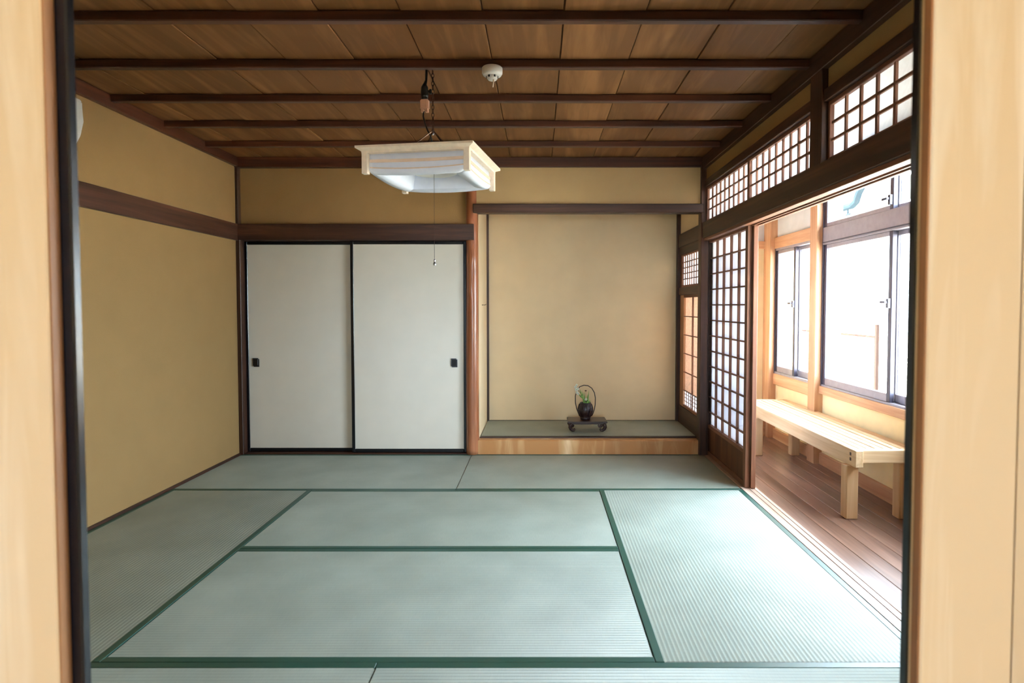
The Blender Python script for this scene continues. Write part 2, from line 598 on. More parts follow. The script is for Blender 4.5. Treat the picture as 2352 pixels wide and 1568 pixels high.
# the alcove step, floor
trim('step_wood', (1.955, 3.79), (3.815, 3.90), (-0.05, 0.118), 'glossy amber wooden front board of the raised alcove', 0.006)
trim('dark_lacquer_wood', (1.966, 3.80), (3.896, 3.925), (0.05, 0.127), 'dark strip behind the front board of the alcove', 0.002)
wall('floor_alcove', 'concrete', (1.95, 3.83), (3.90, 4.66), (0.0, 0.085))

# log pillar
bm = bmesh.new()
seg, rings = 28, []
for i in range(60):
    z = 2.36 * i / 59
    row = []
    for kx in range(seg):
        t = 2 * math.pi * kx / seg
        r = 0.0545 - 0.0075 * z / 2.36
        r += 0.004 * noise.noise(Vector((math.cos(t) * 1.4, math.sin(t) * 1.4, z * 1.1)))
        for (kz, kt, kr) in ((1.62, -1.2, 0.009), (1.36, -2.0, 0.007), (0.22, -0.7, 0.006)):
            dt = (t - kt + math.pi) % (2 * math.pi) - math.pi
            r += kr * math.exp(-((z - kz) / 0.04) ** 2 - (dt / 0.5) ** 2)
        row.append(bm.verts.new((r * math.cos(t), r * math.sin(t), z)))
    rings.append(row)
for i in range(59):
    for kx in range(seg):
        bm.faces.new((rings[i][kx], rings[i][(kx + 1) % seg], rings[i + 1][(kx + 1) % seg], rings[i + 1][kx]))
bm.faces.new(rings[0][::-1])
bm.faces.new(rings[-1])
link('log_pillar', mesh_from(bm), 'log_wood', (1.917, 3.842, 0.0), None, 'polished reddish log pillar between the closet doors and the alcove', kind='structure', smooth=True)

# ------------------------------------------------------------------ straw mats
def tatami(x0, x1, y0, y1, label, axis, z=0.0, border='border_cloth', bwid=0.030, group='straw mats on the floor'):
    r = root('tatami_mat', ((x0 + x1) / 2, (y0 + y1) / 2, z - 0.05), label, 'mat', group)
    g = 0.0012
    X0, X1, Y0, Y1 = x0 + g, x1 - g, y0 + g, y1 - g
    box('rush_cover', 'tatami_' + axis, (X0, X1), (Y0, Y1), (z - 0.05, z), r, 0.004)
    if axis == 'x':
        for (a, b) in ((Y0 - 0.0006, Y0 + bwid), (Y1 - bwid, Y1 + 0.0006)):
            box('border', border, (X0, X1), (a, b), (z - 0.04, z + 0.0016), r, 0.002)
    else:
        for (a, b) in ((X0 - 0.0006, X0 + bwid), (X1 - bwid, X1 + 0.0006)):
            box('border', border, (a, b), (Y0, Y1), (z - 0.04, z + 0.0016), r, 0.002)
    return r


G = 'straw mats on the floor'
tatami(0.012, 2 * U, 3 * U, 4 * U - 0.006, 'straw mat lying along the foot of the closet doors', 'x', 0.0)
tatami(2 * U, 4 * U, 3 * U, 4 * U - 0.006, 'straw mat lying along the foot of the alcove step', 'x', 0.001)
tatami(0.012, U, U, 3 * U, 'dim straw mat running along the tan side wall', 'y', 0.0)
tatami(U, 3 * U, 2 * U, 3 * U, 'farther of the two crosswise straw mats in the middle of the room', 'x', 0.001)
tatami(U, 3 * U, U, 2 * U, 'nearer of the two crosswise straw mats in the middle of the room', 'x', 0.0)
tatami(3 * U, 4 * U, U, 3 * U, 'bright straw mat running along the veranda threshold', 'y', 0.001)
tatami(0.012, 2 * U, 0.004, U, 'front straw mat cut by the lower picture edge, towards the side wall', 'x', 0.0)
tatami(2 * U, 4 * U, 0.004, U, 'front straw mat cut by the lower picture edge, towards the veranda', 'x', 0.0)
tatami(1.970, 3.795, 3.926, 4.648, 'thin dark-edged straw mat on the raised alcove floor', 'x', 0.124, 'black_cloth', 0.020, 'alcove mat')

# ------------------------------------------------------------------ closet sliding doors
def fusuma(n, x0, x1, yf, z0, z1, label, pull_x, th=0.024, fr=0.026):
    r = root('door_%d' % n, ((x0 + x1) / 2, yf + th / 2, z0), label, kind='structure')
    box('paper_panel', 'fusuma_paper', (x0 + 0.01, x1 - 0.01), (yf + 0.004, yf + th - 0.004), (z0 + 0.01, z1 - 0.01), r)
    for (a, b) in ((x0, x0 + fr), (x1 - fr, x1)):
        box('stile', 'black_lacquer', (a, b), (yf, yf + th), (z0, z1), r, 0.003)
    for (a, b) in ((z0, z0 + fr + 0.004), (z1 - fr, z1)):
        box('rail', 'black_lacquer', (x0 + fr, x1 - fr), (yf + 0.001, yf + th - 0.001), (a, b), r, 0.003)
    if pull_x is not None:
        bm = bmesh.new()
        w, h, t = 0.026, 0.036, 0.004
        # outer rim with clipped corners, recessed cup
        c = 0.008
        poly = [(-w + c, -h), (w, -h), (w, h - c), (w - c, h - c), (w - c, h), (-w, h), (-w, -h + c), (-w + c, -h + c)]
        prism(bm, poly, -t, t)
        p = link('finger_pull', mesh_from(bm), 'pull_metal', (pull_x, yf + 0.002, 0.755), r)
        box('cup', 'black_lacquer', (pull_x - 0.017, pull_x + 0.017), (yf - 0.0035, yf + 0.001), (0.755 - 0.026, 0.755 + 0.026), p, 0.002)
    return r


fusuma(1, 0.030, 0.955, 3.872, 0.011, 1.754, 'shadowed cream sliding closet door beside the corner post', 0.115)
fusuma(2, 0.915, 1.868, 3.840, 0.011, 1.754, 'cream sliding closet door beside the log pillar', 1.765)

# ------------------------------------------------------------------ paper screens
def shoji(n, kind, xp, y0, y1, z0, z1, label, ncol, rows, stile=0.034, top=0.035, kick=0.0, th=0.030, wkey='shoji_wood', face=-1, paper='shoji_paper', mun=0.010, mdep=0.019, rail_bot=0.035):
    """a sliding paper screen standing in the plane x = xp (its room side); rows = heights of the cross bars"""
    r = root('%s_%d' % (kind, n), (xp + th / 2, (y0 + y1) / 2, z0), label, kind='structure')
    for (a, b) in ((y0, y0 + stile), (y1 - stile, y1)):
        box('stile', wkey, (xp, xp + th), (a, b), (z0, z1), r, 0.002)
    ya, yb = y0 + stile, y1 - stile
    za = z0 + rail_bot
    box('rail', wkey, (xp + 0.001, xp + th - 0.001), (ya, yb), (z1 - top, z1), r, 0.002)
    box('rail', wkey, (xp + 0.001, xp + th - 0.001), (ya, yb), (z0, za), r, 0.002)
    if kick:
        box('kick_board', 'panel_wood', (xp + 0.010, xp + 0.018), (ya, yb), (za, z0 + kick), r)
        box('rail', wkey, (xp + 0.001, xp + th - 0.001), (ya, yb), (z0 + kick, z0 + kick + 0.028), r, 0.002)
        za = z0 + kick + 0.028
    zb = z1 - top
    xm = xp + 0.008
    ys = [ya + (yb - ya) * i / ncol for i in range(ncol + 1)]
    zs = [za] + list(rows) + [zb]
    for y in ys[1:-1]:
        box('muntin', wkey, (xm, xm + mdep), (y - mun / 2, y + mun / 2), (za, zb), r, 0.001)
    for z in zs[1:-1]:
        box('muntin', wkey, (xm + 0.001, xm + mdep - 0.001), (ya, yb), (z - mun / 2, z + mun / 2), r, 0.001)
    for i in range(ncol):
        for j in range(len(zs) - 1):
            sheet('pane', paper, xm + mdep + 0.0003, (ys[i], ys[i + 1]), (zs[j], zs[j + 1]), r)
    return r


rows12 = [1.607 - 0.125 * i for i in range(11)]
shoji(3, 'door', 3.846, 2.905, 3.845, 0.004, 1.770, 'lattice paper sliding screen on the room side of the veranda threshold', 5, rows12, kick=0.225, stile=0.045)
shoji(4, 'door', 3.880, 2.885, 3.825, 0.004, 1.770, 'lattice paper sliding screen behind the other one, only its edge showing', 5, rows12, kick=0.225, stile=0.045)

# transom screens above the rail
def transom(n, y0, y1, ncol, label):
    zb, zt = 1.895, 2.175
    return shoji(n, 'window', 3.815, y0, y1, zb, zt, label, ncol, [zb + 0.02 + (zt - zb - 0.04) * q / 3 for q in (1, 2)], stile=0.018, top=0.02, th=0.026, rail_bot=0.02, mun=0.013, mdep=0.012)


transom(1, 2.823, 3.775, 9, 'paper transom screen above the rail next to the alcove corner')
transom(2, 1.888, 2.823, 9, 'paper transom screen above the rail between hanging post and farther screen')
transom(3, 0.02, 1.763, 14, 'long paper transom screen above the rail nearest the doorway')
trim('timber', (3.795, 3.85), (1.885, 3.78), (2.175, 2.232), 'dark top bar of the farther paper transoms')
trim('timber', (3.795, 3.85), (0.0, 1.765), (2.175, 2.232), 'dark top bar of the nearest paper transom')

# alcove side window: fine lattice above, reed screen below
trim('timber', (3.795, 3.85), (3.87, 4.60), (1.70, 1.775), 'dark head above the small lattice window of the alcove')
trim('timber', (3.790, 3.85), (3.87, 4.60), (1.325, 1.395), 'dark cross rail between the alcove window screens')
trim('timber', (3.795, 3.86), (3.87, 4.60), (0.11, 0.285), 'dark sill board under the alcove window')
shoji(4, 'window', 3.806, 3.868, 4.600, 1.395, 1.705, 'small close lattice paper window high on the alcove side', 8, [1.42 + 0.26 * q / 5 for q in (1, 2, 3, 4)], stile=0.06, top=0.02, rail_bot=0.022, th=0.026, mun=0.010, mdep=0.009)
r = root('window_5', (3.82, 4.23, 0.285), 'warm glowing reed-backed paper screen low on the alcove side', kind='structure')
xa = 3.806
for (a, b) in ((3.868, 3.885), (4.47, 4.600)):
    box('stile', 'orange_wood' if b > 4.5 else 'shoji_wood', (xa, xa + 0.026), (a, b), (0.285, 1.325), r, 0.002)
for (a, b) in ((0.285, 0.310), (1.30, 1.325)):
    box('rail', 'shoji_wood', (xa + 0.001, xa + 0.025), (3.885, 4.47), (a, b), r, 0.002)
ymid = (3.885 + 4.47) / 2
box('muntin', 'shoji_wood', (xa + 0.004, xa + 0.018), (ymid - 0.006, ymid + 0.006), (0.31, 1.30), r, 0.001)
zrow = [1.30, 1.128, 0.956, 0.784, 0.612, 0.44]
for z in zrow[1:]:
    box('muntin', 'shoji_wood', (xa + 0.005, xa + 0.016), (3.885, 4.47), (z - 0.004, z + 0.004), r, 0.001)
for q in range(5):
    for (a, b) in ((3.885, ymid), (ymid, 4.47)):
        sheet('pane', 'warm_paper', xa + 0.023, (a, b), (zrow[q + 1], zrow[q]), r)
for (a, b) in ((3.885, ymid), (ymid, 4.47)):
    for i in range(1, 4):
        y = a + (b - a) * i / 4
        box('muntin', 'shoji_wood', (xa + 0.012, xa + 0.018), (y - 0.005, y + 0.005), (0.31, 0.44), r, 0.001)
    for i in range(4):
        for j in range(4):
            sheet('pane', 'shoji_paper', xa + 0.0185, (a + (b - a) * i / 4, a + (b - a) * (i + 1) / 4), (0.31 + 0.0325 * j, 0.3425 + 0.0325 * j), r)
for j in range(1, 4):
    z = 0.31 + 0.0325 * j
    box('muntin', 'shoji_wood', (xa + 0.013, xa + 0.017), (3.885, 4.47), (z - 0.004, z + 0.004), r, 0.001)
bm = bmesh.new()
y = 3.889
while y < 4.468:
    add_box(bm, (xa + 0.0185, xa + 0.0215), (y - 0.0022, y + 0.0022), (0.44, 1.30))
    y += 0.014
link('reed_screen', mesh_from(bm), 'reed', (0, 0, 0), r, kind='stuff')

# ------------------------------------------------------------------ veranda
sill = root('trim_70', (3.87, 1.9, 0), 'pale worn grooved threshold between the mats and the veranda', kind='structure')
for (a, b, zt) in ((3.821, 3.846, 0.004), (3.846, 3.870, 0.001), (3.870, 3.880, 0.004), (3.880, 3.904, 0.001), (3.904, 3.925, 0.004)):
    box('threshold_strip', 'sill_wood', (a, b), (0.0, 3.79), (-0.05, zt), sill, 0.001)
ver = root('floor_veranda', (4.3, 2.3, -0.03), 'brown wooden plank floor of the veranda', kind='structure')
x = 3.926
while x < 4.68:
    box('plank', 'veranda_wood', (x + 0.001, min(4.70, x + 0.105) - 0.001), (-0.2, 4.66), (-0.04, -0.004), ver, 0.0015)
    x += 0.105
wall('floor_under_veranda', 'concrete', (3.80, 4.9), (-0.2, 4.8), (-0.42, -0.045))

# outer wall, from the far end to the near end
def vwall(y0, y1, z0, z1, key, nm='wall_veranda'):
    return wall(nm, key, (4.665, 4.80), (y0, y1), (z0, z1))


vwall(-0.2, 4.66, -0.3, 0.585, 'cream_plaster').__setitem__('label', 'low cream plaster wall under the veranda windows')
o = vwall(3.62, 4.66, 1.80, 2.56, 'white_plaster')
o['label'] = 'white plaster panel above the small veranda window'
vwall(1.70, 3.6, 2.24, 2.56, 'white_plaster')
trim('orange_wood', (4.635, 4.70), (1.70, 3.60), (0.545, 0.606), 'orange wooden sill rail under the large sliding window')
trim('orange_wood', (4.640, 4.70), (3.60, 4.56), (0.500, 0.600), 'orange wooden sill rail under the small window')
trim('orange_wood', (4.645, 4.72), (-0.1, 4.62), (-0.01, 0.085), 'reddish baseboard along the foot of the veranda wall')
trim('orange_wood', (3.90, 4.66), (4.600, 4.66), (-0.01, 0.085), 'reddish baseboard along the veranda end wall')
trim('orange_wood', (4.600, 4.80), (3.545, 3.660), (-0.01, 2.36), 'orange wooden post between the veranda windows')
trim('orange_wood', (4.600, 4.80), (4.46, 4.62), (-0.01, 2.36), 'orange wooden post in the far veranda corner')
trim('orange_wood', (4.600, 4.80), (1.68, 1.79), (-0.01, 2.36), 'orange wooden post at the near end of the large window')
trim('orange_wood', (4.635, 4.78), (3.655, 4.47), (1.750, 1.850), 'orange wooden head above the small veranda window')
trim('orange_wood', (3.92, 4.61), (4.595, 4.66), (1.765, 1.835), 'orange wooden rail across the veranda end wall')
trim('orange_wood', (4.10, 4.16), (4.60, 4.66), (1.835, 2.35), 'short upright wooden strip high on the veranda end wall')
trim('timber', (3.84, 3.93), (3.80, 3.90), (-0.01, 2.36), 'dark post behind the paper sliding screens')


def alu_window(n, y0, y1, z0, z1, label, transom_z=None, split=None, near_first=True):
    r = root('window_%d' % n, (4.70, (y0 + y1) / 2, z0), label, kind='structure')
    fx = (4.645, 4.735)
    f = 0.022
    for (a, b) in ((y0, y0 + f), (y1 - f, y1)):
        box('frame', 'aluminium_dark', fx, (a, b), (z0, z1), r, 0.002)
    box('frame', 'aluminium', fx, (y0 + f, y1 - f), (z0, z0 + 0.024), r, 0.002)
    box('frame', 'aluminium', fx, (y0 + f, y1 - f), (z1 - f, z1), r, 0.002)
    zones = [(z0 + 0.024, z1 - f)]
    if transom_z:
        zl, zh = transom_z
        box('transom_rail', 'aluminium', (4.640, 4.735), (y0 + f, y1 - f), (zl, zh), r, 0.003)
        box('drip_strip', 'aluminium_dark', (4.634, 4.645), (y0 + f, y1 - f), (zl + 0.012, zl + 0.020), r, 0.001)
        zones = [(z0 + 0.024, zl), (zh, z1 - f)]
    ym = split if split else (y0 + y1) / 2
    for (za, zb) in zones:
        low = za < 1
        for (a, b, xo) in ((ym - 0.022, y1 - f, 4.652), (y0 + f, ym + 0.022, 4.690)):
            s = root_part('sash', (xo + 0.014, (a + b) / 2, za), r)
            st = 0.036
            bot = 0.052 if low else 0.03
            for (c, d) in ((a, a + st), (b - st, b)):
                box('sash_stile', 'aluminium_dark', (xo, xo + 0.028), (c, d), (za, zb), s, 0.002)
            box('sash_rail', 'aluminium', (xo + 0.001, xo + 0.027), (a + st, b - st), (za, za + bot), s, 0.002)
            box('sash_rail', 'aluminium', (xo + 0.001, xo + 0.027), (a + st, b - st), (zb - 0.03, zb), s, 0.002)
            box('pane', 'window_glass', (xo + 0.012, xo + 0.016), (a + st, b - st), (za + bot, zb - 0.03), s)
        zl_ = za + (0.06 if not low else 0.62)
        bm = bmesh.new()
        add_box(bm, (-0.016, 0.002), (-0.012, 0.012), (-0.03, 0.03))
        add_box(bm, (-0.034, -0.012), (-0.006, 0.05), (0.0, 0.014))
        link('latch', mesh_from(bm), 'aluminium_dark', (4.650, ym - 0.004, zl_), r)
    return r


def root_part(name, loc, parent):
    o = bpy.data.objects.new(name, None)
    COL.objects.link(o)
    o.empty_display_size = 0.05
    place(o, loc, parent)
    return o


alu_window(6, 3.655, 4.465, 0.596, 1.752, 'small grey metal sliding window at the far end of the veranda')
alu_window(7, 1.785, 3.550, 0.596, 2.240, 'large two-tier grey metal sliding window of the veranda', (1.690, 1.822), 2.668)
wall('wall_veranda_near', 'cream_plaster', (4.665, 4.80), (-0.2, 1.00), (0.58, 2.56))
wall('wall_veranda_near_top', 'white_plaster', (4.665, 4.80), (1.00, 1.70), (1.80, 2.56))
alu_window(8, 1.00, 1.685, 0.596, 1.80, 'nearer grey metal sliding window of the veranda, hidden by the door post')
trim('orange_wood', (4.63, 4.80), (1.70, 3.55), (2.24, 2.30), 'orange wooden head above the large windows')

# ------------------------------------------------------------------ front wall, door posts, near room
trim('pale_wood', (1.555, 1.702), (-0.12, -0.0965), (-0.05, 2.42), 'pale timber door post at the picture edge, beside the dim mat', 0.003)
trim('pale_wood', (3.0695, 3.2155), (-0.12, -0.0875), (-0.05, 2.42), 'pale timber door post at the picture edge, beside the veranda', 0.003)
trim('pale_wood', (1.703, 3.068), (-0.12, -0.012), (1.792, 1.90), 'pale timber door head over the doorway', 0.003)
trim('pale_wood', (1.703, 3.068), (-0.12, -0.002), (-0.05, 0.0), 'pale timber threshold of the doorway', 0.003)
trim('jamb_wood', (1.696, 1.7045), (-0.1175, -0.096), (-0.05, 1.79), 'brown jamb strip on the pale post, dim side', 0.001)
trim('jamb_wood', (3.067, 3.075), (-0.1175, -0.099), (-0.05, 1.79), 'brown jamb strip on the pale post, veranda side', 0.001)
wall('wall_front', 'tan_plaster', (-0.0, 3.82), (-0.10, -0.03), (1.90, 2.56))
wall('wall_front_left', 'tan_plaster', (-0.14, 1.553), (-0.118, -0.0975), (-0.3, 2.56))
wall('wall_front_right', 'pale_wood_z', (3.2175, 4.80), (-0.118, -0.0885), (-0.3, 2.56), 'pale boarding beside the door post at the picture edge')
# the doors are pushed open behind the wall; only their black edges show
fusuma(5, 0.80, 1.7215, -0.095, 0.002, 1.786, 'black-edged sliding door pushed open behind the pale post, dim side', None, th=0.019, fr=0.028)
fusuma(6, 3.0698, 3.80, -0.086, 0.002, 1.786, 'black-edged sliding door pushed open behind the pale post, veranda side', None, th=0.021, fr=0.028)

wall('floor_near', 'pale_wood_y', (-0.14, 4.9), (-3.5, -0.12), (-0.3, -0.02))
wall('ceiling_near', 'pale_wood_y', (-0.14, 4.9), (-3.5, -0.12), (2.44, 2.5))
wall('wall_near_left', 'cream_plaster', (-0.28, -0.14), (-3.5, -0.12), (-0.3, 2.56))
wall('wall_near_right', 'cream_plaster', (4.80, 4.94), (-3.5, -0.12), (-0.3, 2.56))
wall('wall_near_back_left', 'cream_plaster', (-0.28, 2.00), (-3.6, -3.5), (-0.3, 2.56))
wall('wall_near_back_right', 'cream_plaster', (2.90, 4.94), (-3.6, -3.5), (-0.3, 2.56))
wall('wall_near_back_top', 'cream_plaster', (2.00, 2.90), (-3.6, -3.5), (1.60, 2.56))
wall('wall_near_back_low', 'cream_plaster', (2.00, 2.90), (-3.6, -3.5), (-0.3, 0.70))

# ------------------------------------------------------------------ garden outside
wall('ground', 'garden_gravel', (-12, 30), (-20, 30), (-0.50, -0.42))
fen = root('board_fence', (6.9, 4.4, -0.42), 'pale board fence with upright boards seen through the large window', 'fence')
y = 1.2
while y < 6.45:
    box('fence_board', 'fence_paint', (6.9, 6.93), (y, y + 0.135), (-0.42, 0.86), fen, 0.003)
    y += 0.145
for z in (0.0, 0.65):
    box('fence_rail', 'fence_paint', (6.935, 6.98), (1.2, 6.55), (z, z + 0.07), fen, 0.003)
gate = root('metal_gate', (6.9, 7.6, -0.42), 'thin brown metal gate frame beyond the window glass', 'gate')
for yy in (6.72, 9.2):
    box('gate_post', 'fence_metal', (6.88, 6.92), (yy, yy + 0.05), (-0.42, 0.98), gate, 0.003)
box('gate_rail', 'fence_metal', (6.89, 6.91), (6.77, 9.2), (0.80, 0.83), gate, 0.002)
box('gate_panel', 'fence_paint', (6.90, 6.908), (6.775, 9.2), (-0.30, 0.80), gate)

nb = root('neighbour_house', (10.5, 10.0, -0.42), 'overexposed neighbouring house with a grey roof gutter', 'house')
box('house_wall', 'white_plaster', (8.3, 12.0), (8.9, 15.0), (-0.42, 3.0), nb)
bm = bmesh.new()
prism(bm, [(7.56, 2.90), (10.2, 4.3), (12.9, 2.90), (12.9, 2.98), (10.2, 4.42), (7.56, 2.98)], 8.3, 15.4)
link('roof', mesh_from(bm), 'fence_paint', (0, 0, 0), nb)
bm = bmesh.new()
tube(bm, [(7.47, 15.4, 2.83), (7.47, 8.50, 2.83), (7.47, 8.40, 2.87), (7.47, 8.33, 2.98), (7.47, 8.20, 3.10)], 0.055, 10)
link('gutter', mesh_from(bm), 'gutter_plastic', (0, 0, 0), nb)
bm = bmesh.new()
tube(bm, [(7.46, 8.62, 2.79), (7.46, 8.62, 2.70)], 0.014, 6)
tube(bm, [(7.46, 8.68, 2.70), (7.46, 8.55, 2.70)], 0.014, 6)
link('gutter_bracket', mesh_from(bm), 'gutter_plastic', (0, 0, 0), nb)

# ------------------------------------------------------------------ bench
bx0, bx1, by0, by1, bt = 4.255, 4.640, 2.300, 4.150, 0.405
bench = root('wooden_bench', ((bx0 + bx1) / 2, (by0 + by1) / 2, 0), 'long pale wooden slatted bench under the veranda windows', 'bench')
box('apron', 'bench_wood', (bx0, bx0 + 0.045), (by0 - 0.012, by1), (bt - 0.098, bt - 0.001), bench, 0.003)
box('apron', 'bench_wood', (bx1 - 0.045, bx1), (by0 - 0.012, by1), (bt - 0.098, bt - 0.001), bench, 0.003)
for yy in (by0, by1 - 0.045):
    box('end_rail', 'bench_wood', (bx0 + 0.045, bx1 - 0.045), (yy, yy + 0.045), (bt - 0.075, bt), bench, 0.003)
ns = 6
wslat = (bx1 - bx0 - 0.09 - 0.002) / ns
for i in range(ns):
    a = bx0 + 0.046 + i * wslat
    box('slat', 'bench_wood', (a + 0.0055, a + wslat - 0.0055), (by0 + 0.045 + 0.002, by1 - 0.047), (bt - 0.014, bt - 0.0005 - 0.001 * (i % 2)), bench, 0.002)
for yy in (2.335, 3.79):
    for (a, b) in ((4.222, 4.290), (4.525, 4.593)):
        hz = bt - 0.098 if a < 4.4 else bt - 0.03
        box('leg', 'bench_wood', (a + 0.01, b + 0.01), (yy, yy + 0.068), (-0.004, hz), bench, 0.004)
for z in (bt - 0.030, bt - 0.060):
    box('tenon', 'dark_lacquer_wood', (bx0 - 0.0015, bx0 + 0.01), (by0 + 0.035, by0 + 0.050), (z - 0.009, z + 0.009), bench)

# dark strap on a wooden block in the far veranda corner
box('wooden_block', 'orange_wood', (4.40, 4.60), (4.52, 4.598), (-0.004, 0.16), None, 0.004, label='small reddish wooden block on the floor behind the bench', cat='block')
bm = bmesh.new()
tube(bm, [(4.40, 4.505, 0.15), (4.43, 4.495, 0.08), (4.47, 4.49, 0.012)], 0.013, 6)
link('black_bar', mesh_from(bm), 'black_plastic', (0, 0, 0), None, 'short black bar leaning on the wooden block behind the bench', 'bar')

# ------------------------------------------------------------------ pendant lamp
lamp = root('pendant_lamp', (1.940, 1.925, 1.84), 'square white pendant lamp with pale wooden frame hanging from the ceiling', 'lamp')
lamp.rotation_euler = (0, 0, math.radians(-8.9))
LZ = 1.84


def lpart(name, bm, key, parent=None, smooth=False):
    me = mesh_from(bm)
    me.materials.append(mat_of(key))
    if smooth:
        for p in me.polygons:
            p.use_smooth = True
    o = bpy.data.objects.new(name, me)
    COL.objects.link(o)
    o.parent = parent or lamp
    return o


A = 0.278    # half of the top frame
Bh = 0.252   # half of the body
zt = 0.115   # top of the frame over the lamp's base
for q in range(4):
    rot = Matrix.Rotation(q * math.pi / 2, 3, 'Z')
    bm = bmesh.new()
    # overhanging moulding: thin lip that steps in below
    prism(bm, [(-A, zt), (-A, zt - 0.010), (-A + 0.022, zt - 0.020), (-A + 0.022, zt - 0.030), (-Bh + 0.030, zt - 0.030), (-Bh + 0.030, zt)], -A, A)
    for v in bm.verts:
        if abs(abs(v.co.y) - A) < 1e-6:
            v.co.y = math.copysign(abs(v.co.x), v.co.y)
    bmesh.ops.rotate(bm, verts=bm.verts[:], cent=(0, 0, 0), matrix=rot)
    lpart('top_frame', bm, 'lamp_wood')
    bm = bmesh.new()
    c = Bh - 0.010
    add_box(bm, (c - 0.014, c + 0.014), (c - 0.014, c + 0.014), (-0.008, zt - 0.028))
    bmesh.ops.bevel(bm, geom=bm.edges[:], offset=0.002, segments=1, affect='EDGES')
    bmesh.ops.rotate(bm, verts=bm.verts[:], cent=(0, 0, 0), matrix=rot)
    lpart('corner_post', bm, 'lamp_wood')
    # side shade: bellied white panel that dips in the middle of its lower edge, rolling under
    bm = bmesh.new()
    nU = 18
    prof = [(0.000, zt - 0.030), (0.001, 0.060), (0.006, 0.030), (0.006, 0.012), (-0.004, 0.000), (-0.026, -0.004), (-0.060, 0.000)]
    grid = []
    for i in range(nU + 1):
        s = -1 + 2 * i / nU
        sag = 0.012 * (1 - s * s)
        row = []
        for (ox, z) in prof:
            xx = Bh - 0.024 + ox
            wdt = Bh - 0.024 + min(ox, 0)
            zz = z - sag * max(0.0, min(1.0, (0.085 - z) / 0.085)) * (0.0 if ox < -0.05 else (0.55 if ox < -0.02 else 1.0))
            row.append(bm.verts.new((-xx, s * wdt, zz)))
        grid.append(row)
    for i in range(nU):
        for j in range(len(prof) - 1):
            bm.faces.new((grid[i][j], grid[i + 1][j], grid[i + 1][j + 1], grid[i][j + 1]))
    bmesh.ops.rotate(bm, verts=bm.verts[:], cent=(0, 0, 0), matrix=rot)
    shd = lpart('side_shade', bm, 'lamp_inner', smooth=True)
    sm = shd.modifiers.new('thickness', 'SOLIDIFY')
    sm.thickness = 0.002
    sm.offset = 0
    # two beige bands on each side
    for (z0b, z1b, dip) in ((0.046, 0.060, 0.003), (0.020, 0.025, 0.009)):
        bm = bmesh.new()
        rowa, rowb = [], []
        for i in range(nU + 1):
            s = -1 + 2 * i / nU
            sag = dip * (1 - s * s)
            xx = Bh - 0.0155
            for lst, zz in ((rowa, z0b), (rowb, z1b)):
                lst.append([bm.verts.new((-xx, s * (Bh - 0.028), zz - sag)), bm.verts.new((-xx + 0.004, s * (Bh - 0.028), zz - sag))])
        for i in range(nU):
            for (p, q2) in ((rowa, rowb),):
                bm.faces.new((p[i][0], p[i + 1][0], q2[i + 1][0], q2[i][0]))
                bm.faces.new((p[i][1], q2[i][1], q2[i + 1][1], p[i + 1][1]))
                bm.faces.new((p[i][0], p[i][1], p[i + 1][1], p[i + 1][0]))
                bm.faces.new((q2[i][0], q2[i + 1][0], q2[i + 1][1], q2[i][1]))
        bmesh.ops.rotate(bm, verts=bm.verts[:], cent=(0, 0, 0), matrix=rot)
        lpart('band', bm, 'lamp_band', shd)
    # sloping inner reflector
    bm = bmesh.new()
    a1, a2 = Bh - 0.085, Bh - 0.105
    v = [bm.verts.new(p) for p in ((-a1, -a1, 0.000), (-a1, a1, 0.000), (-a2, a2, 0.078), (-a2, -a2, 0.078))]
    bm.faces.new(v)
    bmesh.ops.rotate(bm, verts=bm.verts[:], cent=(0, 0, 0), matrix=rot)
    rf = lpart('inner_reflector', bm, 'lamp_inner')
    sm = rf.modifiers.new('thickness', 'SOLIDIFY')
    sm.thickness = 0.002
bm = bmesh.new()
add_box(bm, (-Bh + 0.026, Bh - 0.026), (-Bh + 0.026, Bh - 0.026), (0.078, 0.084))
lpart('top_plate', bm, 'lamp_inner')
# round fluorescent tube inside
bm = bmesh.new()
tube(bm, [(0.11 * math.cos(t), 0.11 * math.sin(t), 0.055) for t in (2 * math.pi * i / 32 for i in range(33))], 0.014, 8)
lpart('ring_tube', bm, 'white_plastic', smooth=True)
bm = bmesh.new()
lathe(bm, [(0.045, 0.045), (0.05, 0.05), (0.05, 0.08)], 20)
lpart('lamp_holder', bm, 'white_plastic')

# hanging gear; chain from the batten to the hook
htop = 2.386 - LZ
hook = 0.258
bm = bmesh.new()
n_links = 15
for i in range(n_links):
    zc = htop - (htop - hook) * (i + 0.5) / n_links
    hl = (htop - hook) / n_links * 0.68
    pts = []
    for j in range(13):
        t = 2 * math.pi * j / 12
        a_, b__ = 0.006 * math.cos(t), hl * math.sin(t)
        pts.append((a_, 0, zc + b__) if i % 2 else (0, a_, zc + b__))
    tube(bm, pts, 0.0018, 5, caps=False)
lpart('chain', bm, 'chain_metal')
bm = bmesh.new()
lathe(bm, [(0.004, hook - 0.03), (0.006, hook - 0.02), (0.006, hook - 0.004), (0.003, hook + 0.004)], 10)
lpart('hook', bm, 'steel')
for q in range(4):
    ang = math.pi / 4 + q * math.pi / 2
    bm = bmesh.new()
    tube(bm, [(0, 0, hook - 0.008), (0.20 * math.cos(ang), 0.20 * math.sin(ang), zt - 0.032)], 0.0032, 6)
    lpart('hanger_rod', bm, 'chain_metal')
bm = bmesh.new()
lathe(bm, [(0.012, zt - 0.03), (0.012, hook - 0.09), (0.007, hook - 0.075)], 12)
lpart('cable_gland', bm, 'black_plastic')
